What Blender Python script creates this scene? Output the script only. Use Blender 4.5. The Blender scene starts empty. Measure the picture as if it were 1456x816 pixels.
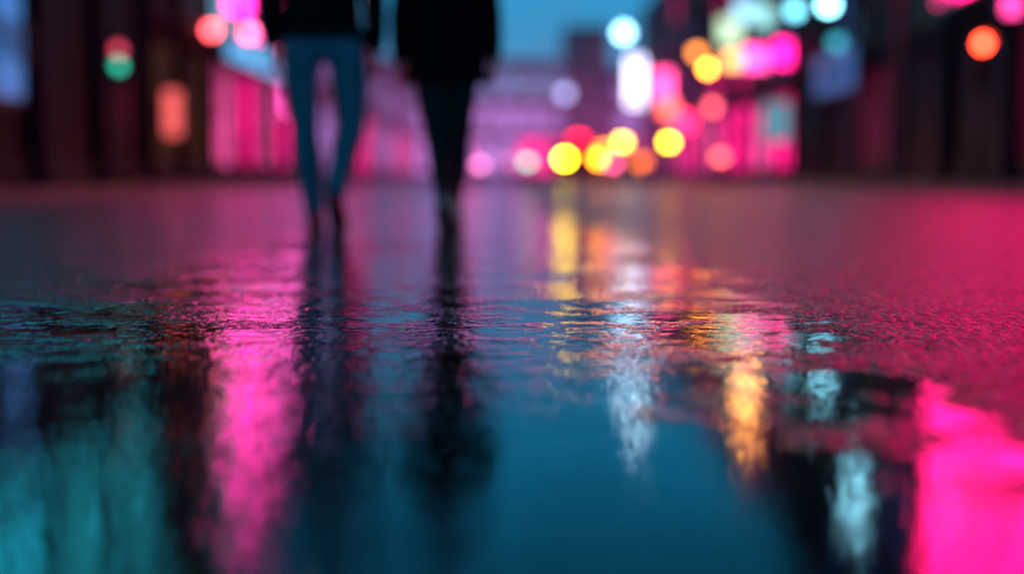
import bpy, bmesh, math, random
from mathutils import Vector, Matrix
random.seed(7)
C = bpy.context
D = bpy.data
COL = C.scene.collection

# ------------------------------------------------------------------ helpers
def new_mat(name):
    m = D.materials.new(name); m.use_nodes = True
    nt = m.node_tree
    return m, nt, nt.nodes["Principled BSDF"]

_mc = {}
def mat(name, col, rough=0.5, metal=0.0, var=0.25, scale=8.0, bump=0.0, spec=.5):
    if name in _mc: return _mc[name]
    m, nt, p = new_mat(name)
    p.inputs["Specular IOR Level"].default_value = spec
    tc = nt.nodes.new("ShaderNodeTexCoord")
    n = nt.nodes.new("ShaderNodeTexNoise"); n.inputs["Scale"].default_value = scale
    n.inputs["Detail"].default_value = 3
    nt.links.new(tc.outputs["Object"], n.inputs["Vector"])
    r = nt.nodes.new("ShaderNodeValToRGB")
    a = [c*(1-var) for c in col]; b = [min(1, c*(1+var)) for c in col]
    r.color_ramp.elements[0].color = (*a, 1); r.color_ramp.elements[1].color = (*b, 1)
    r.color_ramp.elements[0].position = .3; r.color_ramp.elements[1].position = .7
    nt.links.new(n.outputs["Fac"], r.inputs["Fac"])
    nt.links.new(r.outputs["Color"], p.inputs["Base Color"])
    p.inputs["Roughness"].default_value = rough
    p.inputs["Metallic"].default_value = metal
    if bump:
        b_ = nt.nodes.new("ShaderNodeBump"); b_.inputs["Strength"].default_value = 1
        b_.inputs["Distance"].default_value = bump
        nt.links.new(n.outputs["Fac"], b_.inputs["Height"]); nt.links.new(b_.outputs["Normal"], p.inputs["Normal"])
    _mc[name] = m
    return m

def emi(name, col, strength, var=0.0, scale=1.5):
    if name in _mc: return _mc[name]
    m, nt, p = new_mat(name)
    p.inputs["Base Color"].default_value = (*[min(.6, c*.5+.02) for c in col], 1)
    p.inputs["Roughness"].default_value = .35
    p.inputs["Emission Color"].default_value = (*col, 1)
    p.inputs["Emission Strength"].default_value = strength
    if var:
        p.inputs["Base Color"].default_value = (.01, .012, .015, 1); p.inputs["Roughness"].default_value = .4
        p.inputs["Specular IOR Level"].default_value = .05
        tc = nt.nodes.new("ShaderNodeTexCoord")
        n = nt.nodes.new("ShaderNodeTexNoise"); n.inputs["Scale"].default_value = scale; n.inputs["Detail"].default_value = 1
        nt.links.new(tc.outputs["Object"], n.inputs["Vector"])
        mr = nt.nodes.new("ShaderNodeMapRange")
        mr.inputs["From Min"].default_value = .35; mr.inputs["From Max"].default_value = .65
        mr.inputs["To Min"].default_value = strength*(1-var); mr.inputs["To Max"].default_value = strength*(1+var)
        nt.links.new(n.outputs["Fac"], mr.inputs["Value"])
        nt.links.new(mr.outputs["Result"], p.inputs["Emission Strength"])
        m.cycles.emission_sampling = 'NONE'
    _mc[name] = m
    return m

def empty(name, loc=(0, 0, 0)):
    e = D.objects.new(name, None); e.location = loc; e.empty_display_size = .2
    COL.objects.link(e); return e

def obj_from_bm(bm, name, mats, parent=None, smooth=False):
    me = D.meshes.new(name)
    bmesh.ops.recalc_face_normals(bm, faces=bm.faces[:])
    bm.to_mesh(me); bm.free()
    for m in (mats if isinstance(mats, (list, tuple)) else [mats]): me.materials.append(m)
    if smooth:
        for p in me.polygons: p.use_smooth = True
    o = D.objects.new(name, me); COL.objects.link(o)
    if parent: o.parent = parent
    return o

def add_box(bm, x0, x1, y0, y1, z0, z1, mi=0):
    vs = [bm.verts.new((x, y, z)) for z in (z0, z1) for y in (y0, y1) for x in (x0, x1)]
    for f in ((0,1,3,2),(4,6,7,5),(0,4,5,1),(2,3,7,6),(0,2,6,4),(1,5,7,3)):
        fc = bm.faces.new([vs[i] for i in f]); fc.material_index = mi

def box(name, x0, x1, y0, y1, z0, z1, m, parent=None, bevel=0):
    bm = bmesh.new(); add_box(bm, x0, x1, y0, y1, z0, z1)
    if bevel: bmesh.ops.bevel(bm, geom=bm.edges[:], offset=bevel, segments=2, affect='EDGES')
    return obj_from_bm(bm, name, m, parent)

def add_loft(bm, pts, rads, seg=16, ref=Vector((1, 0, 0)), mi=0, cap=0.35):
    pts = [Vector(p) for p in pts]
    rings = []
    n = len(pts)
    for i, p in enumerate(pts):
        if i == 0: t = pts[1]-pts[0]
        elif i == n-1: t = pts[-1]-pts[-2]
        else: t = (pts[i+1]-pts[i]).normalized()+(pts[i]-pts[i-1]).normalized()
        t.normalize()
        s = ref - t*ref.dot(t)
        if s.length < 1e-3: s = Vector((0, 1, 0)) - t*t.y
        s.normalize(); f = t.cross(s)
        r = rads[i]
        a, b = (r, r) if not isinstance(r, (tuple, list)) else r
        rings.append([bm.verts.new(p + s*a*math.cos(2*math.pi*k/seg) + f*b*math.sin(2*math.pi*k/seg)) for k in range(seg)])
        if i == 0: t0 = -t*min(a, b)*cap
        if i == n-1: t1 = t*min(a, b)*cap
    for i in range(n-1):
        for k in range(seg):
            fc = bm.faces.new((rings[i][k], rings[i][(k+1) % seg], rings[i+1][(k+1) % seg], rings[i+1][k])); fc.material_index = mi
    c0 = bm.verts.new(pts[0]+t0); c1 = bm.verts.new(pts[-1]+t1)
    for k in range(seg):
        fc = bm.faces.new((c0, rings[0][(k+1) % seg], rings[0][k])); fc.material_index = mi
        fc = bm.faces.new((c1, rings[-1][k], rings[-1][(k+1) % seg])); fc.material_index = mi

def loft(name, pts, rads, m, parent=None, seg=16, cap=.35, ref=Vector((1, 0, 0))):
    bm = bmesh.new(); add_loft(bm, pts, rads, seg=seg, cap=cap, ref=ref)
    return obj_from_bm(bm, name, m, parent, True)

def sphere(name, loc, r, m, parent=None, sc=(1, 1, 1), seg=20):
    bm = bmesh.new(); bmesh.ops.create_uvsphere(bm, u_segments=seg, v_segments=seg//2+2, radius=r)
    for v in bm.verts: v.co = Vector((v.co.x*sc[0]+loc[0], v.co.y*sc[1]+loc[1], v.co.z*sc[2]+loc[2]))
    return obj_from_bm(bm, name, m, parent, True)

def add_sphere(bm, loc, r, sc=(1, 1, 1), seg=16):
    g = bmesh.ops.create_uvsphere(bm, u_segments=seg, v_segments=seg//2+2, radius=r)
    for v in g['verts']: v.co = Vector((v.co.x*sc[0]+loc[0], v.co.y*sc[1]+loc[1], v.co.z*sc[2]+loc[2]))

# ------------------------------------------------------------------ world
w = D.worlds.new("World"); C.scene.world = w; w.use_nodes = True
nt = w.node_tree; nt.nodes.clear()
out = nt.nodes.new("ShaderNodeOutputWorld")
sky = nt.nodes.new("ShaderNodeTexSky"); sky.sky_type = 'NISHITA'; sky.sun_disc = False
sky.sun_elevation = math.radians(1.0); sky.sun_rotation = math.radians(200)
bg1 = nt.nodes.new("ShaderNodeBackground"); bg1.inputs["Strength"].default_value = 0.001
nt.links.new(sky.outputs[0], bg1.inputs["Color"])
tc = nt.nodes.new("ShaderNodeTexCoord")
sep = nt.nodes.new("ShaderNodeSeparateXYZ"); nt.links.new(tc.outputs["Generated"], sep.inputs[0])
ns = nt.nodes.new("ShaderNodeTexNoise"); ns.inputs["Scale"].default_value = 5; ns.inputs["Detail"].default_value = 3
nt.links.new(tc.outputs["Generated"], ns.inputs["Vector"])
ma = nt.nodes.new("ShaderNodeMath"); ma.operation = 'MULTIPLY_ADD'
nt.links.new(ns.outputs["Fac"], ma.inputs[0]); ma.inputs[1].default_value = .16
nt.links.new(sep.outputs["Z"], ma.inputs[2])
rp = nt.nodes.new("ShaderNodeValToRGB"); cr = rp.color_ramp
cr.elements[0].position = 0.0; cr.elements[0].color = (.20, .18, .46, 1)
cr.elements[1].position = 1.0; cr.elements[1].color = (.0003, .001, .002, 1)
for p_, c_ in ((.12, (.13, .23, .50)), (.18, (.035, .25, .48)), (.26, (.008, .32, .62)), (.34, (.002, .15, .30)), (.46, (.0005, .018, .04))):
    e = cr.elements.new(p_); e.color = (*c_, 1)
nt.links.new(ma.outputs[0], rp.inputs["Fac"])
bg2 = nt.nodes.new("ShaderNodeBackground"); bg2.inputs["Strength"].default_value = 1.0
nt.links.new(rp.outputs["Color"], bg2.inputs["Color"])
add = nt.nodes.new("ShaderNodeAddShader")
nt.links.new(bg1.outputs[0], add.inputs[0]); nt.links.new(bg2.outputs[0], add.inputs[1])
nt.links.new(add.outputs[0], out.inputs["Surface"])

sl = D.lights.new("moon_light", 'SUN'); sl.energy = .02; sl.angle = math.radians(.5); sl.color = (.7, .85, 1)
so = D.objects.new("moon_light", sl); COL.objects.link(so); so.rotation_euler = (math.radians(50), 0, math.radians(200))

# emission-only volumes: painted glow standing in for lit mist, nothing scatters
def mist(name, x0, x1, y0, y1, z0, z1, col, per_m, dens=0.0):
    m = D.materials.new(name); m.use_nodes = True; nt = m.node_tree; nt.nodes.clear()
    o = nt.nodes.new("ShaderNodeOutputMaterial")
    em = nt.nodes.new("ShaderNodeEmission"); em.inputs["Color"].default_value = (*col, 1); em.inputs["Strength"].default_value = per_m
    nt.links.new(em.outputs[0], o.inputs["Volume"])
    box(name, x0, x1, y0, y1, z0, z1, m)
mist("street_mist_glow", -6.5, 8.2, 42, 101.5, .3, 4.6, (.75, .05, .40), .0032)
mist("street_mist_glow", -6.6, 8.3, 60, 101.8, .28, 12, (.20, .34, .80), .0018)

# ------------------------------------------------------------------ wet road material
def wet_road():
    m, nt, p = new_mat("wet_asphalt")
    N = nt.nodes; L = nt.links
    def math_(op, a, b=None, c=None, clamp=False):
        n = N.new("ShaderNodeMath"); n.operation = op; n.use_clamp = clamp
        for i, v in enumerate((a, b, c)):
            if v is None: continue
            if isinstance(v, (int, float)): n.inputs[i].default_value = v
            else: L.new(v, n.inputs[i])
        return n.outputs[0]
    def mr(v, a, b, c=0., d=1., smooth=True):
        n = N.new("ShaderNodeMapRange")
        if smooth: n.interpolation_type = 'SMOOTHSTEP'
        L.new(v, n.inputs["Value"])
        for k, x in zip(("From Min", "From Max", "To Min", "To Max"), (a, b, c, d)): n.inputs[k].default_value = x
        return n.outputs["Result"]
    def mapped(sx, sy):
        mp = N.new("ShaderNodeMapping"); mp.inputs["Scale"].default_value = (sx, sy, 1)
        L.new(tc.outputs["Object"], mp.inputs["Vector"]); return mp.outputs[0]
    def noise(scale, detail=3, rough=.5, sx=1, sy=1, dist=0):
        n = N.new("ShaderNodeTexNoise"); n.noise_dimensions = '2D'; n.inputs["Scale"].default_value = scale
        n.inputs["Detail"].default_value = detail; n.inputs["Roughness"].default_value = rough
        n.inputs["Distortion"].default_value = dist
        L.new(mapped(sx, sy), n.inputs["Vector"]); return n.outputs["Fac"]
    tc = N.new("ShaderNodeTexCoord")
    sp = N.new("ShaderNodeSeparateXYZ"); L.new(tc.outputs["Object"], sp.inputs[0])
    X, Y = sp.outputs["X"], sp.outputs["Y"]
    # water edge on the right: puddle boundary x_b(y)
    fc = N.new("ShaderNodeFloatCurve"); cv = fc.mapping.curves[0]
    pts = [(0, .60), (.13, .48), (.2, .46), (.31, .56), (.5, .50), (.75, .34), (1, .2)]
    cv.points[0].location = (0, .5+pts[0][1]/4); cv.points[1].location = (1, .5+pts[-1][1]/4)
    for a, b in pts[1:-1]: cv.points.new(a, .5+b/4)
    fc.mapping.update()
    L.new(math_('DIVIDE', Y, 10., clamp=True), fc.inputs["Value"])
    xb = math_('MULTIPLY_ADD', fc.outputs[0], 4., -2.)
    edge_n = noise(3.6, 5, .70)
    xe = math_('ADD', X, math_('MULTIPLY_ADD', edge_n, 1.3, -.65))
    dry_r = mr(math_('SUBTRACT', xe, xb), -.08, .24)
    med = noise(1.9, 4, .62)
    # left rougher patch
    dl = mr(math_('ADD', math_('ADD', X, 1.0), math_('MULTIPLY_ADD', med, 1.6, -.8)), -.2, .2, 1., 0.)
    dl = math_('MULTIPLY', dl, mr(Y, 1.4, 2.6))
    # general islands of exposed grain
    isl = math_('MULTIPLY', mr(edge_n, .50, .66), mr(Y, 1.3, 3.0))
    far = mr(Y, 5.0, 9.0)
    other = math_('MAXIMUM', math_('MULTIPLY', dl, .40), math_('MAXIMUM', math_('MULTIPLY', isl, .10), math_('MULTIPLY', far, .10)))
    asph = math_('MAXIMUM', math_('MULTIPLY', dry_r, .50), other)
    # base
    rmp = N.new("ShaderNodeValToRGB"); rmp.color_ramp.elements[0].color = (.010, .013, .018, 1); rmp.color_ramp.elements[1].color = (.05, .052, .058, 1)
    grain = noise(70, 3, .65, 1, .35)
    L.new(grain, rmp.inputs["Fac"])
    L.new(rmp.outputs[0], p.inputs["Base Color"])
    gl = mr(noise(55, 2, .7, 1, .3), .40, .62, .30, 1.35)      # glossy stone faces / rough binder
    rough = math_('MULTIPLY_ADD', math_('MULTIPLY', dry_r, gl), .32, .035)
    rough = math_('MULTIPLY_ADD', other, .16, rough)
    rough = math_('ADD', rough, math_('MULTIPLY', med, .05))
    L.new(rough, p.inputs["Roughness"])
    p.inputs["IOR"].default_value = 1.5
    p.inputs["Specular IOR Level"].default_value = 1.
    # heights (metres)
    rip = math_('MULTIPLY', noise(13, 1.5, .5, .8, 1.1, .5), .0019)
    ripf = math_('MULTIPLY', noise(52, 1.5, .55, .8, .8, .3), .0011)
    ripm = mr(noise(1.3, 1), .34, .60, .35, 1.15)
    water = math_('MULTIPLY', math_('ADD', rip, ripf), ripm)
    vor = N.new("ShaderNodeTexVoronoi"); vor.voronoi_dimensions = '2D'; vor.inputs["Scale"].default_value = 70; L.new(mapped(1, .3), vor.inputs["Vector"])
    agg = math_('MULTIPLY', math_('SUBTRACT', 1., vor.outputs["Distance"]), .013)
    agg = math_('ADD', agg, math_('MULTIPLY', grain, .013))
    agg = math_('ADD', agg, math_('MULTIPLY', edge_n, .016))
    h = math_('ADD', water, math_('MULTIPLY', agg, asph))
    bp = N.new("ShaderNodeBump"); bp.inputs["Strength"].default_value = 1; bp.inputs["Distance"].default_value = 1
    L.new(h, bp.inputs["Height"]); L.new(bp.outputs["Normal"], p.inputs["Normal"])
    return m
ROAD = wet_road()
GROUND = mat("ground_dark", (.03, .03, .033), .35, bump=.004, scale=3)
PAVE = mat("paving_stone", (.03, .06, .075), .3, bump=.003, scale=6)
KERB = mat("kerb_stone", (.07, .10, .12), .4)

def sheet(name, x0, x1, y0, y1, z, m):
    bm = bmesh.new(); vs = [bm.verts.new(v) for v in ((x0, y0, z), (x1, y0, z), (x1, y1, z), (x0, y1, z))]; bm.faces.new(vs)
    return obj_from_bm(bm, name, m)
sheet("ground", -400, 400, -300, 700, -.02, GROUND)
sheet("road", -5.2, 7.2, -20, 102.5, 0, ROAD)
def pavement(x0, x1, y0, y1, kx):
    e = empty("pavement")
    box("slabs", x0, x1, y0, y1, -.015, .12, PAVE, e)
    bm = bmesh.new(); yy = y0
    while yy < y1-.01:
        y2 = min(yy+.98, y1)
        add_box(bm, kx, kx+.15, yy, y2-.01, -.015, .126); yy += 1
    obj_from_bm(bm, "kerb", KERB, e)
pavement(-40, -5.36, -20, 102, -5.354)
pavement(7.36, 40, -20, 102, 7.204)
box("far_pavement", -60, 60, 102.6, 140, -.015, .12, PAVE)
PAINT = mat("road_paint", (.55, .5, .25), .35, scale=20)
sheet("road_edge_line", 6.75, 6.85, 12, 100, .004, PAINT)

# ------------------------------------------------------------------ buildings
WALLD = mat("dark_slate_render", (.005, .018, .026), .8, spec=.05)
WALLR = mat("dark_aubergine_render", (.008, .009, .020), .8, spec=.05)
WALLM = mat("maroon_brick", (.05, .016, .024), .8, scale=14, spec=.1)
WALLK = mat("soot_brick", (.014, .018, .016), .8, scale=14, spec=.05)
WALLB = mat("blue_grey_stone", (.05, .08, .12), .7, spec=.2)
WALLP = mat("pale_stone", (.35, .3, .36), .7)
FRAME = mat("window_frame", (.010, .018, .022), .5, spec=.1)
ROOF = mat("roof_felt", (.04, .04, .045), .8)
OFF = mat("unlit_glass", (.008, .014, .02), .4, spec=.04)

TEAL = (.01, .32, .42); CYAN = (.01, .42, .60); MAG = (1., .008, .22); PINK = (1., .09, .36); LAV = (.50, .24, .78)
SAL = (1., .14, .13); AMB = (1., .30, .02); YEL = (1., .62, .01); WHT = (.75, .80, 1.); BLU = (.02, .18, .75); PTEAL = (.35, .85, .85)

def wmat(nm, col, s): return emi("lit_window_"+nm, col, s, .55, 1.2)
W = dict(
    teal=wmat("teal", TEAL, 2.2), teal_d=wmat("teal_dim", TEAL, .05), cyan=wmat("cyan", CYAN, 2.2),
    pink=wmat("pink", PINK, 1.2), mag=wmat("magenta", MAG, 1.8), lav=wmat("lavender", LAV, .85),
    lav_d=wmat("lavender_dim", LAV, .6), sal=wmat("salmon", SAL, .5), amb=wmat("amber", (.4, .16, .05), .08),
    wht=wmat("white", WHT, 1.), blu=wmat("blue", BLU, .25), mar=wmat("maroon", (.5, .01, .12), .10),
    haze_glow=wmat("haze_glow", (.20, .28, .62), .7), off=OFF)  # sky-tinted pane glow put in to imitate far mist

def building(name, x0, x1, y0, y1, h, face, wall, floors, bays, ground_w, upper_w, gh=3.2, pier=.5):
    """face: 'R' -> glazed face looks to +X (left side of street), 'L' looks to -X, 'F' looks to -Y"""
    e = empty(name)
    box("walls", x0, x1, y0, y1, 0.0, h, wall, e)
    box("roof", x0-.15, x1+.15, y0-.15, y1+.15, h+.003, h+.25, ROOF, e)
    fh = (h-gh-.4)/max(1, floors)
    if face in 'RL': u0, u1 = y0, y1
    else: u0, u1 = x0, x1
    bw = (u1-u0)/bays
    def put(bm, ua, ub, za, zb, d0, d1, mi=0):
        if face == 'R': add_box(bm, x1+d0, x1+d1, ua, ub, za, zb, mi)
        elif face == 'L': add_box(bm, x0-d1, x0-d0, ua, ub, za, zb, mi)
        else: add_box(bm, ua, ub, y0-d1, y0-d0, za, zb, mi)
    bm = bmesh.new(); fr = bmesh.new()
    mats = []; gl = bmesh.new()
    def gi(key):
        if W[key] not in mats: mats.append(W[key])
        return mats.index(W[key])
    for b in range(bays+1):
        u = u0+b*bw
        put(bm, max(u0, u-pier/2), min(u1, u+pier/2), 0.12, h-.02, .003, .22)
    for f in range(floors+1):
        z = gh+f*fh
        for b in range(bays):
            put(bm, u0+b*bw+pier/2, u0+(b+1)*bw-pier/2, z-.35, z+.3, .003, .16)
    put(bm, u0, u1, h-.017, h+.0, .003, .5)
    for b in range(bays):
        ua, ub = u0+b*bw+pier/2, u0+(b+1)*bw-pier/2
        key = random.choice(ground_w)
        put(gl, ua, ub, .55, gh-.35, .003, .05, gi(key))
        put(fr, ua, ub, .12, .55, .003, .12)
        nm = max(2, int((ub-ua)/1.2))
        for k in range(1, nm):
            uu = ua+(ub-ua)*k/nm; put(fr, uu-.03, uu+.03, .55, gh-.35, .053, .10)
        for f in range(floors):
            za, zb = gh+f*fh+.3, gh+(f+1)*fh-.35
            if zb-za < .3: continue
            nsub = max(1, int((ub-ua)/1.6))
            cw = upper_w[min(f, len(upper_w)-1)] if isinstance(upper_w[0], list) else upper_w
            for k in range(nsub):
                a = ua+(ub-ua)*k/nsub; b2 = ua+(ub-ua)*(k+1)/nsub
                put(gl, a+.1, b2-.1, za+.1, zb-.1, .003, .05, gi(random.choice(cw)))
                put(fr, (a+b2)/2-.025, (a+b2)/2+.025, za+.1, zb-.1, .053, .09)
                put(fr, a+.0, a+.1, za, zb, .003, .11); put(fr, b2-.1, b2, za, zb, .003, .11)
                put(fr, a+.1, b2-.1, za, za+.1, .003, .14); put(fr, a+.1, b2-.1, zb-.1, zb, .003, .11)
    obj_from_bm(bm, "piers_and_bands", wall, e)
    obj_from_bm(fr, "window_frames", FRAME, e)
    obj_from_bm(gl, "windows", mats, e)
    return e

building("office_building", -20, -7, 5, 27, 13, 'R', WALLD, 3, 7, ['off', 'teal_d', 'off'], ['teal', 'teal', 'teal', 'cyan'], gh=3.9)
building("brick_house", -20, -7, 27.02, 32.6, 11, 'R', WALLK, 3, 2, ['off', 'amb'], ['off', 'off', 'teal_d'])
building("shop_building", -20, -7, 32.62, 50, 9.5, 'R', WALLB, 2, 6, ['pink', 'mag', 'pink', 'lav'], ['blu', 'lav', 'pink', 'pink', 'teal'])
building("shopping_arcade", -20, -7, 50.02, 100, 6.2, 'R', WALLP, 1, 14, ['pink', 'lav', 'mag', 'lav'], ['lav', 'lav', 'lav_d', 'haze_glow'])
building("department_store", -30, 3.9, 106, 120, 8.6, 'F', WALLP, 2, 20, ['pink', 'lav', 'lav', 'mag'], [['lav', 'lav_d', 'lav'], ['haze_glow']], pier=.3)  # upper panes here and in the arcade glow to imitate lavender mist
building("brick_house", 4.1, 7.2, 106, 118, 11.0, 'F', WALLM, 3, 2, ['mag', 'sal'], ['mar', 'off', 'mar'])
building("department_store", 7.4, 30, 106, 120, 8, 'F', WALLR, 2, 9, ['mag', 'pink'], ['lav_d', 'off', 'mar'])
building("cinema_building", 9, 24, 45, 98, 11, 'L', WALLM, 3, 14, ['mag', 'pink', 'mag', 'mar'], ['mar', 'off', 'mar', 'blu', 'mag'])
building("warehouse_building", 9, 24, 6, 44.8, 12, 'L', WALLR, 3, 10, ['off', 'off', 'mar'], ['off', 'off', 'off', 'blu'])
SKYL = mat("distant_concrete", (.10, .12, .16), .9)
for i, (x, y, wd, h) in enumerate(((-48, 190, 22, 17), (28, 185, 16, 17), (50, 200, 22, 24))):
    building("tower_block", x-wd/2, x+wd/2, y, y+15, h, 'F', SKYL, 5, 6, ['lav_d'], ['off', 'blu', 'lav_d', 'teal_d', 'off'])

# ------------------------------------------------------------------ signs
HOUS = mat("sign_housing", (.03, .03, .03), .4, metal=.6)
POLE = mat("galvanised_pole", (.12, .12, .13), .4, metal=.7)
def blade_sign(name, x, y, z, w_, h_, m, wall_x, text=None, depth=.22, tm=None):
    e = empty(name)
    box("housing", x-w_/2-.05, x+w_/2+.05, y-depth/2, y+depth/2, z-h_/2-.05, z+h_/2+.05, HOUS, e, .015)
    box("lit_face", x-w_/2, x+w_/2, y-depth/2-.02, y-depth/2-.004, z-h_/2, z+h_/2, m, e, .006)
    box("lit_face_back", x-w_/2, x+w_/2, y+depth/2+.004, y+depth/2+.02, z-h_/2, z+h_/2, m, e, .006)
    for s in (-1, 1):
        zz = z+s*h_*.35
        a, b = sorted((x+(w_/2+.05)*(1 if wall_x > x else -1), wall_x))
        box("bracket", a, b, y-.03, y+.03, zz-.03, zz+.03, POLE, e)
    if text:
        for i, ch in enumerate(text):
            cu = D.curves.new("letter", 'FONT'); cu.body = ch; cu.align_x = 'CENTER'; cu.align_y = 'CENTER'
            cu.size = min(w_*1.0, h_/len(text)*1.1); cu.extrude = .004
            o = D.objects.new("letter_"+ch.lower(), cu); COL.objects.link(o); o.parent = e
            o.rotation_euler = (math.pi/2, 0, 0)
            o.location = (x, y-depth/2-.027, z+h_/2-(i+.5)*h_/len(text))
            cu.materials.append(tm or HOUS)
    return e
def S(nm, col, s): return emi("neon_"+nm, col, s)

blade_sign("neon_sign", -6.45, 27.3, 1.45, .30, .85, S("salmon", SAL, 1.2), -7, None)
blade_sign("neon_sign", -6.55, 34.6, 5.5, .55, 2.7, S("magenta_l", (1., .02, .36), 10), -7, "HOTEL")
blade_sign("neon_sign", -6.5, 38.4, 4.6, .5, 1.5, S("pink_l", (1., .06, .5), 7), -7, "BAR")
blade_sign("neon_sign", -6.5, 42.5, 3.2, .5, 2.2, S("pink_l2", (1., .1, .5), 5), -7, "CAFE")
blade_sign("neon_sign", -6.4, 56, 6.2, .8, 2.6, S("lav_l", (.8, .45, 1.), 1.8), -7, "TAILOR")
blade_sign("neon_sign", 8.35, 97, 6.6, 1.0, 3.2, S("white", (.75, .72, 1.), 6.), 9, "OPEN")
blade_sign("neon_sign", 8.4, 80, 5.3, .9, 1.5, S("pink_r", (1., .06, .25), 8.0), 9, "TEA")
blade_sign("neon_sign", 8.5, 78, 3.9, .8, .9, S("orange_r", (1., .12, .06), 6.), 9)
blade_sign("neon_sign", 8.4, 70, 2.9, .9, .7, S("red_r", (1., .02, .10), 8.), 9)
blade_sign("neon_sign", 8.4, 55.5, 5.8, .85, 1.0, S("pteal", (.50, .75, .50), 2.), 9)
blade_sign("neon_sign", 8.5, 48.4, 5.6, .7, .7, S("pteal2", PTEAL, 1.5), 9)
blade_sign("neon_sign", 8.4, 52.0, 6.2, .7, .7, S("pteal3", (.35, .75, 1.), 2.), 9)
blade_sign("neon_sign", 8.42, 54.4, 4.6, .8, .5, S("warmw", (1., .42, .12), 5), 9)
blade_sign("neon_sign", 8.4, 49.6, 4.3, .8, .7, S("pinkmag", (1., .06, .34), 6), 9)
blade_sign("neon_sign", 8.6, 45.8, 4.15, .5, .7, S("magr", MAG, 9), 9)
blade_sign("neon_sign", 8.5, 46.2, 2.0, .75, 1.2, S("tealr", (.08, .65, .75), .6), 9)
blade_sign("neon_sign", 8.5, 24.6, 3.15, .25, .3, S("magr2", (1, .05, .3), 5), 9)
def wall_sign(name, y0, y1, z0, z1, m, xw=9, s=-1, text=None):
    e = empty(name)
    a, b = sorted((xw+s*.24, xw+s*.42)); box("housing", a, b, y0-.1, y1+.1, z0-.1, z1+.1, HOUS, e, .02)
    a, b = sorted((xw+s*.425, xw+s*.45)); box("lit_face", a, b, y0, y1, z0, z1, m, e)
    if text:
        cu = D.curves.new("letters", 'FONT'); cu.body = text; cu.align_x = 'CENTER'; cu.align_y = 'CENTER'; cu.size = (z1-z0)*.6; cu.extrude = .01
        cu.materials.append(HOUS)
        o = D.objects.new("letters", cu); COL.objects.link(o); o.parent = e
        o.rotation_euler = (math.pi/2, 0, math.pi/2*s); o.location = (xw+s*.47, (y0+y1)/2, (z0+z1)/2)
# billboard screen: magenta graphic with dark shapes
def billboard_mat():
    m, nt, p = new_mat("billboard_screen")
    tc = nt.nodes.new("ShaderNodeTexCoord")
    n = nt.nodes.new("ShaderNodeTexNoise"); n.inputs["Scale"].default_value = 1.1; n.inputs["Detail"].default_value = 2; n.inputs["Distortion"].default_value = 1.2
    nt.links.new(tc.outputs["Object"], n.inputs["Vector"])
    r = nt.nodes.new("ShaderNodeValToRGB"); r.color_ramp.elements[0].position = .40; r.color_ramp.elements[0].color = (.02, .001, .015, 1)
    r.color_ramp.elements[1].position = .66; r.color_ramp.elements[1].color = (1, .010, .19, 1)
    e = r.color_ramp.elements.new(.50); e.color = (.80, .002, .12, 1)
    nt.links.new(n.outputs["Fac"], r.inputs["Fac"]); nt.links.new(r.outputs["Color"], p.inputs["Emission Color"])
    p.inputs["Emission Strength"].default_value = 15; p.inputs["Base Color"].default_value = (.02, .02, .02, 1)
    return m
wall_sign("billboard", 17.0, 29, 3.7, 8.4, billboard_mat(), text="CLUB")
wall_sign("shop_sign", 36, 40.5, 2.5, 3.5, S("bluefascia", (.01, .12, .38), .8), text="LAUNDRY")
wall_sign("shop_sign", 18.2, 19.2, 1.3, 2.7, S("cyanwin", (.01, .25, .7), .7), xw=-7, s=1, text="PHO")
wall_sign("shop_sign", 33.2, 44, 3.0, 3.45, S("bluefascia2", (.05, .45, .85), 1.2), xw=-7, s=1, text="MARKET")

# ------------------------------------------------------------------ lamps
def street_lamp(x, y, z, m, side, r=.22):
    e = empty("street_lamp")
    px = x+side*.8
    loft("post", [(px, y, .12), (px, y, .5), (px, y, .55), (px, y, z*.6), (px, y, z+.35)], [.11, .1, .065, .055, .04], POLE, e, 12)
    loft("arm", [(px, y, z+.3), (px-side*.2, y, z+.45), (x+side*.15, y, z+.48), (x, y, z+.42)], [.03, .03, .03, .03], POLE, e, 10, ref=Vector((0, 1, 0)))
    loft("shade", [(x, y, z+.42), (x, y, z+.30), (x, y, z+r*.8), (x, y, z+r*.55)], [.04, .08, r*.9, r*1.15], POLE, e, 16)
    sphere("globe", (x, y, z), r, m, e)
def wall_lantern(x, y, z, m, wall_x, r=.13):
    e = empty("wall_lantern")
    loft("bracket", [(wall_x, y, z+.1), ((x+wall_x)/2, y, z+.3), (x, y, z+.28), (x, y, z+r)], [.02]*4, POLE, e, 8, ref=Vector((0, 1, 0)))
    sphere("globe", (x, y, z), r, m, e)
    loft("cap", [(x, y, z+r*.75), (x, y, z+r*1.5)], [r*.95, r*.2], POLE, e, 12)
def lampm(nm, col, s): return emi("lamp_"+nm, col, s)

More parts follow.
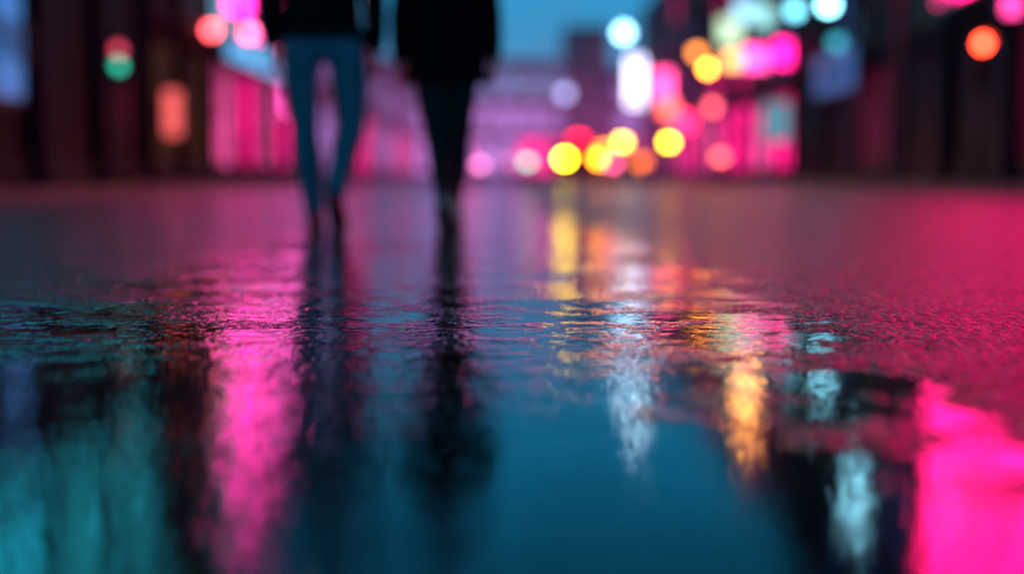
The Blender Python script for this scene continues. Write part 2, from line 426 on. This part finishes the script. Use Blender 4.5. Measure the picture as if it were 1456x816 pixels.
wall_lantern(-6.68, 32.0, 3.5, lampm("coral", (1., .08, .10), 14), -7, .14)
wall_lantern(-6.70, 36.6, 3.9, lampm("rose", (1., .14, .24), 14), -7, .15)
wall_lantern(8.5, 37.6, 3.75, lampm("dimteal", (.05, .45, .6), 2.2), 9, .17)
wall_lantern(8.45, 43.0, 5.2, lampm("cyan_w", (.20, .75, .95), 6), 9, .2)
wall_lantern(8.5, 66.0, 5.9, lampm("amber_w", (1., .30, .05), 8), 9, .24)
wall_lantern(8.5, 61.0, 3.2, lampm("coral_w", (1., .12, .16), 7), 9, .24)
street_lamp(7.47, 34, 4.3, lampm("icy", (.26, .78, 1.), 18), .9, .17)
street_lamp(6.6, 85, 8.7, lampm("white", (.36, .78, 1.), 13), .9, .38)
street_lamp(6.2, 70, 11.0, lampm("white2", (.55, .82, 1.), 28), 1.3, .34)
street_lamp(3.82, 103.2, 6.2, lampm("lav", (.5, .5, 1.), 3.0), .9, .42)
street_lamp(7.3, 44, 6.7, lampm("sodium", (1., .36, .08), 44), .9, .27)
street_lamp(7.35, 30, 6.6, lampm("icy", (.26, .78, 1.), 18), .9, .2)

def signal(name, x, y, z, cols, side_pole=True, r=.1, sp=.28):
    e = empty(name)
    n = len(cols)
    loft("post", [(x, y+.18, .0), (x, y+.18, 1), (x, y+.18, z+.15)], [.07, .055, .05], POLE, e, 12)
    zt = z+.2; zb = z-(n-1)*sp-.2
    box("housing", x-.16, x+.16, y, y+.12, zb, zt, HOUS, e, .02)
    for i, m in enumerate(cols):
        zc = z-i*sp
        bm = bmesh.new(); bmesh.ops.create_cone(bm, cap_ends=True, segments=20, radius1=r, radius2=r*.9, depth=.04)
        for v in bm.verts: v.co = Vector((v.co.x+x, -v.co.z+y-.022, v.co.y+zc))
        obj_from_bm(bm, "lens_%d" % (i+1), m, e)
        bm = bmesh.new()
        rr = [[bm.verts.new((x+r*1.15*math.cos(a), yy, zc+r*1.15*math.sin(a))) for a in [math.pi*k/10 for k in range(11)]] for yy in (y, y-.16)]
        for k in range(10): bm.faces.new((rr[0][k], rr[0][k+1], rr[1][k+1], rr[1][k]))
        obj_from_bm(bm, "visor_%d" % (i+1), HOUS, e)
LOFF = mat("unlit_lens", (.04, .02, .02), .2)
signal("pedestrian_signal", -6.02, 22, 2.19, [lampm("ped_red", (1., .08, .16), 2.0), lampm("ped_green", (.05, .9, .6), 2.0)], sp=.24, r=.085)
signal("traffic_light", 7.5, 55, 4.35, [lampm("sig_amber", (1., .27, .02), 50), LOFF, LOFF], r=.14, sp=.36)
signal("traffic_light", 7.86, 24, 2.47, [lampm("sig_red", (1., .05, .02), 28), LOFF, LOFF], r=.105)

def bollard(x, y, m, z=.66, r=.11):
    e = empty("bollard_light")
    loft("post", [(x, y, 0), (x, y, .1), (x, y, z-.16), (x, y, z-.08)], [.09, .06, .055, r*.75], POLE, e, 14)
    loft("lens", [(x, y, z-r*.7), (x, y, z-r*.3), (x, y, z+r*.3), (x, y, z+r*.7)], [r*.8, r, r, r*.8], m, e, 16)
    loft("cap", [(x, y, z+r*.75), (x, y, z+r), (x, y, z+r*1.25)], [r*1.05, r*.9, r*.3], POLE, e, 14)
bollard(4.38, 30, lampm("coral2", (1., .12, .08), 9))
bollard(2.78, 36, lampm("yellow2", (1., .42, .03), 34), 1.107, .12)
bollard(3.95, 36, lampm("yellow", (1., .52, .01), 34), 1.107, .12)
bollard(3.05, 33, lampm("brown_orange", (1., .16, .03), 5), .62, .12)
bollard(2.66, 41.5, lampm("orange_b", (1., .16, .01), 18), 1.03, .14)
bollard(-.67, 30, lampm("palepink", (.9, .22, .60), 6), .50, .10)
bollard(.33, 30.5, lampm("palegreen", (.30, .80, .60), 5), .56, .10)
bollard(-.05, 34, lampm("palerose", (.9, .15, .35), 2.0), .62, .11)

# ------------------------------------------------------------------ cars
TYRE = mat("tyre_rubber", (.02, .02, .02), .8); CHR = mat("alloy_wheel", (.4, .4, .42), .3, metal=.9)
GLASS = mat("car_glass", (.01, .012, .015), .05)
def car(name, x, y, paint, hl, hr, zl=.72, hgt=1.5, wd=1.84, L=4.5, rl=.12, sepa=.6, tail=None, extra=None):
    """front faces -Y, front bumper at y"""
    e = empty(name, (x, y, 0))
    hw = wd/2; zb = .25; zs = zl+.18
    bm = bmesh.new()
    secs = [(0, .80, zb+.1, zl-.12), (.06, .93, zb+.02, zl+.02), (.35, .98, zb, zl+.12), (1.15, 1., zb, zs+.02), (2.4, 1., zb, zs+.05), (3.7, 1., zb, zs+.08), (L-.25, .97, zb, zs+.06), (L-.03, .92, zb+.05, zs-.02), (L, .86, zb+.12, zs-.15)]
    rings = []
    for (yy, k, a, b) in secs:
        ww = hw*k; mid = (a+b)/2
        prof = [(-ww*.9, a), (-ww, a+.1), (-ww, mid+.05), (-ww*.95, b-.06), (-ww*.84, b), (0, b+.03), (ww*.84, b), (ww*.95, b-.06), (ww, mid+.05), (ww, a+.1), (ww*.9, a), (0, a-.01)]
        rings.append([bm.verts.new((p[0], yy, p[1])) for p in prof])
    for i in range(len(rings)-1):
        for k in range(12): bm.faces.new((rings[i][k], rings[i][(k+1) % 12], rings[i+1][(k+1) % 12], rings[i+1][k]))
    bm.faces.new(rings[0]); bm.faces.new(rings[-1][::-1])
    obj_from_bm(bm, "body", paint, e, False)
    z0 = zs-.01; z1 = hgt
    def cab(nm, grow, y0, y1, y2, y3, za, zb2, m):
        bm = bmesh.new()
        b = [bm.verts.new(v) for v in ((-hw*.88-grow, y0, za), (hw*.88+grow, y0, za), (hw*.88+grow, y3, za), (-hw*.88-grow, y3, za))]
        t = [bm.verts.new(v) for v in ((-hw*.70-grow, y1, zb2), (hw*.70+grow, y1, zb2), (hw*.70+grow, y2, zb2), (-hw*.70-grow, y2, zb2))]
        for k in range(4): bm.faces.new((b[k], b[(k+1) % 4], t[(k+1) % 4], t[k]))
        bm.faces.new(t); bm.faces.new(b[::-1])
        bmesh.ops.bevel(bm, geom=bm.edges[:], offset=.03, segments=2, affect='EDGES')
        obj_from_bm(bm, nm, m, e)
    cab("greenhouse", 0, 1.05, 1.85, 3.5, 4.2, z0, z1-.06, GLASS)
    cab("roof", .015, 1.80, 1.92, 3.42, 3.56, z1-.085, z1, paint)
    for sx in (-1, 1):
        for (ya, za, yb, zb_) in ((1.05, z0, 1.85, z1-.05), (2.7, z0, 2.68, z1-.05), (4.2, z0, 3.5, z1-.05)):
            loft("pillar", [(sx*(hw*.88+.003), ya, za), (sx*(hw*.70+.003), yb, zb_)], [.04, .035], paint, e, 8)
        for yy in (.85, L-.9):
            bm = bmesh.new(); bmesh.ops.create_cone(bm, cap_ends=True, segments=28, radius1=.33, radius2=.33, depth=.2)
            bmesh.ops.bevel(bm, geom=[ed for ed in bm.edges if abs(ed.verts[0].co.z-ed.verts[1].co.z) < 1e-5], offset=.03, segments=2, affect='EDGES')
            for v in bm.verts: v.co = Vector((v.co.z+sx*(hw-.09), v.co.x+yy, v.co.y+.33))
            obj_from_bm(bm, "wheel", TYRE, e)
            bm = bmesh.new(); bmesh.ops.create_cone(bm, cap_ends=True, segments=20, radius1=.2, radius2=.18, depth=.02)
            for v in bm.verts: v.co = Vector((v.co.z+sx*(hw+.02), v.co.x+yy, v.co.y+.33))
            obj_from_bm(bm, "hub", CHR, e)
        sphere("mirror", (sx*(hw+.1), 1.25, zs+.08), .1, paint, e, (1, .6, .7), 12)
        m = hl if sx < 0 else hr
        sphere("headlight", (sx*sepa, .02, zl), rl, m, e, (1.1, .5, .9))
        box("tail_light", sx*hw*.8-.12, sx*hw*.8+.12, L-.02, L+.03, zs-.2, zs-.08, tail or LOFF, e, .01)
    box("grille", -.42, .42, -.025, .02, zl-.22, zl-.04, FRAME, e, .01)
    box("number_plate", -.26, .26, -.045, -.02, .38, .48, KERB, e, .005)
    box("bumper", -hw*.8, hw*.8, -.06, .1, .28, .36, FRAME, e, .02)
    if extra: extra(e, z1)
RED = mat("car_paint_red", (.35, .01, .03), .3)
OR = lampm("orange", (1., .30, .01), 30)
def taxi(e, z):
    box("roof_light", -.25, .25, 2.3, 2.5, z+.003, z+.16, lampm("red_roof", (1., .01, .05), 12), e, .02)
car("taxi", 2.45, 50, RED, lampm("yellow_b", (1., .62, .01), 40), OR, zl=.86, hgt=1.55, sepa=.60, rl=.18, extra=taxi)
car("car", 5.0, 62, RED, lampm("pinkhl", (1., .12, .3), 12), lampm("amb3", (1., .22, .05), 14), zl=.8, sepa=.62, rl=.17)

# ------------------------------------------------------------------ people
SKIN = mat("skin", (.45, .27, .2), .5); HAIR1 = mat("dark_hair", (.02, .014, .01), .5, bump=.004, scale=60)
JACK = mat("black_jacket_cloth", (.008, .008, .010), .85, bump=.002, scale=40, spec=.2)
COAT = mat("black_wool_coat", (.006, .006, .008), .9, bump=.003, scale=50, spec=.2)
JEAN = mat("teal_denim", (.07, .36, .48), .8, bump=.002, scale=60)
TIGHT = mat("dark_trousers", (.018, .030, .038), .8)
SHOEB = mat("brown_leather", (.30, .06, .05), .4); SHOEW = mat("pale_sneaker", (.8, .9, .65), .6); SOLE = mat("rubber_sole", (.03, .03, .03), .7)
EYEW = mat("eye_white", (.7, .7, .7), .2); LIP = mat("lip", (.35, .12, .1), .4); IRIS = mat("iris", (.05, .03, .02), .2)

def remesh(o, vox, sm=6):
    r = o.modifiers.new("remesh", 'REMESH'); r.mode = 'VOXEL'; r.voxel_size = vox; r.use_smooth_shade = True
    s = o.modifiers.new("smooth", 'SMOOTH'); s.iterations = sm; s.factor = .5
def hand(name, wrist, dirv, palm_n, thumb_side, e, k=1.0):
    d = Vector(dirv).normalized(); n = Vector(palm_n).normalized(); t = Vector(thumb_side).normalized()
    bm = bmesh.new(); W0 = Vector(wrist)
    add_loft(bm, [W0-d*.03, W0+d*.015, W0+d*.05*k, W0+d*.088*k], [(.027*k, .019*k), (.030*k, .017*k), (.040*k, .015*k), (.039*k, .012*k)], ref=t, seg=14)
    for i, (off, ln) in enumerate(((.030, .070), (.0105, .079), (-.0095, .073), (-.029, .058))):
        b = W0+d*(.082*k)+t*off*k
        c1 = d*.95+n*.28; c2 = d*.75+n*.66; c3 = d*.5+n*.86
        p1 = b+c1.normalized()*ln*.45*k; p2 = p1+c2.normalized()*ln*.32*k; p3 = p2+c3.normalized()*ln*.23*k
        add_loft(bm, [b-d*.02, b, p1, p2, p3], [.0095*k, .0092*k, .0088*k, .008*k, .0065*k], seg=10, ref=t, cap=.8)
    b = W0+d*.025*k+t*.028*k
    add_loft(bm, [b-t*.01, b+d*.03*k+t*.02*k+n*.01, b+d*.055*k+t*.03*k+n*.022, b+d*.075*k+t*.028*k+n*.032], [.014*k, .012*k, .010*k, .0075*k], seg=10, ref=n, cap=.8)
    o = obj_from_bm(bm, name, SKIN, e, True); remesh(o, .0035, 2)
def shoe(name, heel, ball, toe, m, e):
    h, b, t = Vector(heel), Vector(ball), Vector(toe)
    up = Vector((0, 0, 1))
    d = (b-h).normalized(); nrm = Vector((1, 0, 0)).cross(d)
    if nrm.z < 0: nrm = -nrm
    bm = bmesh.new()
    add_loft(bm, [h+nrm*.045-d*.03, h+nrm*.05+d*.02, h.lerp(b, .5)+nrm*.05, b+nrm*.038, t+up*.026], [(.028, .035), (.038, .048), (.040, .046), (.048, .034), (.034, .02)], seg=16, cap=.6)
    add_loft(bm, [h+nrm*.03+d*.02, h+nrm*.12+d*.025, h+nrm*.15+d*.02], [(.04, .045), (.042, .045), (.045, .047)], seg=14)
    o = obj_from_bm(bm, name, m, e, True); remesh(o, .007, 3)
    bm = bmesh.new()
    add_loft(bm, [h+nrm*.012-d*.045, h+nrm*.012, h.lerp(b, .5)+nrm*.012, b+nrm*.012, t+up*.010+d*.01], [(.025, .010), (.038, .012), (.036, .012), (.048, .011), (.034, .009)], seg=16)
    obj_from_bm(bm, name+"_sole", SOLE, e, True)
def head(e, z, long_hair, hair, k=1.0, y=.0):
    """z: chin height ; faces +Y"""
    H = .235*k
    bm = bmesh.new()
    add_sphere(bm, (0, y-.005, z+H*.60), .094*k, (.83, 1.06, 1.05), 24)
    add_loft(bm, [(0, y+.055, z+.01), (0, y+.045, z+.045), (0, y+.03, z+.09), (0, y+.02, z+.13)], [(.028*k, .028), (.048*k, .045), (.064*k, .06), (.07*k, .07)], seg=18)
    add_loft(bm, [(0, y+.098*k, z+H*.52), (0, y+.112*k, z+H*.42), (0, y+.122*k, z+H*.33), (0, y+.09, z+H*.29)], [.009, .012, .016, .012], seg=10)
    add_loft(bm, [(0, y-.03, z-.14), (0, y-.02, z-.04), (0, y-.005, z+.05)], [(.065*k, .06*k), (.056*k, .058*k), (.058*k, .06*k)], seg=18)
    for s in (-1, 1):
        add_sphere(bm, (s*.082*k, y-.012, z+H*.45), .03*k, (.35, .6, 1.05), 12)
        add_sphere(bm, (s*.045, y+.062, z+H*.40), .026, (1, .7, .8), 12)
    o = obj_from_bm(bm, "head_and_neck", SKIN, e, True); remesh(o, .005, 4)
    for s in (-1, 1):
        sphere("eye", (s*.031*k, y+.081*k, z+H*.52), .0135, EYEW, e, seg=14)
        sphere("iris", (s*.031*k, y+.092*k, z+H*.52), .006, IRIS, e, seg=10)
        loft("brow", [(s*.014, y+.098*k, z+H*.60), (s*.032, y+.095*k, z+H*.62), (s*.05, y+.083*k, z+H*.60)], [.003, .0045, .002], hair, e, 8, ref=Vector((0, 0, 1)))
    loft("mouth", [(-.025, y+.088*k, z+H*.22), (0, y+.099*k, z+H*.225), (.025, y+.088*k, z+H*.22)], [(.003, .002), (.008, .006), (.003, .002)], LIP, e, 10, ref=Vector((0, 0, 1)))
    bm = bmesh.new()
    add_sphere(bm, (0, y-.018, z+H*.66), .102*k, (.87, 1.06, 1.0), 24)
    dele = [v for v in bm.verts if v.co.y > y+.045 and v.co.z < z+H*.80]
    bmesh.ops.delete(bm, geom=dele, context='VERTS')
    if long_hair:
        add_loft(bm, [(0, y-.05, z+H*.75), (0, y-.075, z+H*.3), (0, y-.08, z-.05), (0, y-.085, z-.14), (0, y-.085, z-.2)], [(.085, .05), (.095, .05), (.10, .045), (.085, .035), (.04, .015)], seg=18)
    o = obj_from_bm(bm, "hair", hair, e, True); so_ = o.modifiers.new("t", 'SOLIDIFY'); so_.thickness = .008
    if long_hair: remesh(o, .008, 4)

def man():
    e = empty("pedestrian", (-.957, 7.28, 0))
    bm = bmesh.new()
    add_loft(bm, [(-.095, 0, 1.0), (-.112, .0, .88), (-.118, .05, .68), (-.110, .085, .50), (-.095, .10, .34), (-.075, .115, .16), (-.070, .12, .08)],
             [(.10, .11), (.104, .11), (.090, .095), (.075, .08), (.072, .08), (.060, .066), (.060, .066)])
    add_loft(bm, [(.095, 0, 1.0), (.116, .0, .88), (.133, .035, .68), (.135, .05, .51), (.113, -.06, .38), (.092, -.17, .26), (.080, -.235, .175)],
             [(.10, .11), (.104, .11), (.092, .097), (.076, .082), (.070, .076), (.057, .062), (.056, .06)])
    add_loft(bm, [(0, -.01, .87), (0, -.01, .96), (0, 0, 1.06), (0, 0, 1.15)], [(.13, .10), (.18, .125), (.168, .115), (.155, .10)])
    o = obj_from_bm(bm, "jeans", JEAN, e, True); remesh(o, .011, 5)
    bm = bmesh.new()
    add_loft(bm, [(0, 0, .955), (0, 0, 1.05), (0, .005, 1.18), (0, .01, 1.32), (0, .0, 1.42), (0, -.01, 1.48), (0, -.01, 1.53)],
             [(.21, .15), (.20, .145), (.19, .135), (.208, .138), (.20, .125), (.13, .095), (.075, .075)], seg=24)
    add_loft(bm, [(-.13, 0, 1.43), (-.205, -.005, 1.40), (-.25, -.035, 1.24), (-.268, -.04, 1.14), (-.268, .02, 1.02), (-.262, .065, .93)],
             [.075, .075, .064, .060, .056, .048])
    add_loft(bm, [(.13, 0, 1.43), (.205, -.005, 1.40), (.25, -.05, 1.24), (.27, -.075, 1.13), (.272, -.05, 1.0), (.262, -.02, .90)],
             [.075, .075, .064, .062, .057, .05])
    o = obj_from_bm(bm, "jacket", JACK, e, True); remesh(o, .011, 4)
    loft("collar", [(0, -.015, 1.49), (0, -.02, 1.55)], [(.085, .085), (.075, .078)], JACK, e, 20, cap=0)
    hand("left_hand", (-.26, .075, .915), (.03, .2, -1), (.9, .3, .05), (.1, 1, .1), e)
    hand("right_hand", (.26, -.012, .885), (-.03, .1, -1), (-.9, .3, .05), (.1, 1, .1), e)
    shoe("left_shoe", (-.068, .075, .0), (-.075, .24, .0), (-.08, .31, .0), SHOEB, e)
    shoe("right_shoe", (.080, -.275, .125), (.082, -.14, .02), (.084, -.075, .0), SHOEB, e)
    head(e, 1.555, False, HAIR1)
man()
def woman():
    e = empty("pedestrian", (-.335, 7.3, 0))
    bm = bmesh.new()
    add_loft(bm, [(-.08, 0, .95), (-.085, .0, .80), (-.07, -.01, .64), (-.05, -.0, .48), (-.03, -.08, .34), (-.015, -.15, .2), (-.01, -.185, .13)],
             [(.09, .10), (.09, .10), (.078, .085), (.064, .068), (.058, .062), (.043, .046), (.04, .042)])
    add_loft(bm, [(.08, 0, .95), (.085, .02, .80), (.072, .05, .64), (.060, .08, .47), (.054, .09, .33), (.038, .10, .16), (.036, .105, .08)],
             [(.09, .10), (.09, .10), (.078, .085), (.064, .068), (.060, .064), (.043, .046), (.04, .042)])
    add_loft(bm, [(0, 0, .83), (0, -.01, .93), (0, 0, 1.05)], [(.12, .1), (.165, .115), (.13, .1)])
    o = obj_from_bm(bm, "trousers", TIGHT, e, True); remesh(o, .01, 5)
    bm = bmesh.new()
    add_loft(bm, [(0, 0, .73), (0, 0, .76), (0, 0, .88), (0, 0, 1.0), (0, .0, 1.1), (0, .005, 1.25), (0, .0, 1.35), (0, -.01, 1.41), (0, -.01, 1.455)],
             [(.215, .16), (.213, .16), (.20, .15), (.185, .14), (.165, .125), (.175, .125), (.175, .115), (.11, .09), (.07, .07)], seg=24, cap=-.3)
    for s, yy in ((-1, .05), (1, -.03)):
        add_loft(bm, [(s*.11, 0, 1.36), (s*.175, -.005, 1.335), (s*.215, -.03, 1.19), (s*.235, -.04, 1.06), (s*.24, yy*.5, .95), (s*.235, yy, .86)],
                 [.066, .066, .056, .052, .049, .046])
    o = obj_from_bm(bm, "long_coat", COAT, e, True); remesh(o, .01, 4)
    loft("collar", [(0, -.015, 1.41), (0, -.02, 1.49)], [(.085, .08), (.075, .075)], COAT, e, 20, cap=0)
    loft("belt", [(0, 0, 1.085), (0, 0, 1.125)], [(.172, .132), (.171, .131)], JACK, e, 24, cap=0)
    hand("left_hand", (-.235, .058, .845), (.03, .2, -1), (.9, .3, .05), (.1, 1, .1), e, .92)
    hand("right_hand", (.235, -.028, .845), (-.03, .1, -1), (-.9, .3, .05), (.1, 1, .1), e, .92)
    shoe("left_shoe", (-.01, -.22, .09), (-.008, -.09, .015), (-.006, -.03, .0), SHOEW, e)
    shoe("right_shoe", (.036, .065, .0), (.04, .215, .0), (.042, .27, .0), SHOEW, e)
    head(e, 1.49, True, HAIR1, .95)
woman()

# ------------------------------------------------------------------ camera
cd = D.cameras.new("camera"); cam = D.objects.new("camera", cd); COL.objects.link(cam)
cam.location = (0, 0, .27); cam.rotation_euler = (math.radians(90-4.47), 0, 0)
cd.lens = 50; cd.sensor_width = 36; cd.clip_end = 2000; cd.clip_start = .05
cd.dof.use_dof = True; cd.dof.focus_distance = 2.6; cd.dof.aperture_fstop = .95
C.scene.camera = cam
C.scene.view_settings.view_transform = 'Standard'
C.scene.view_settings.look = 'None'
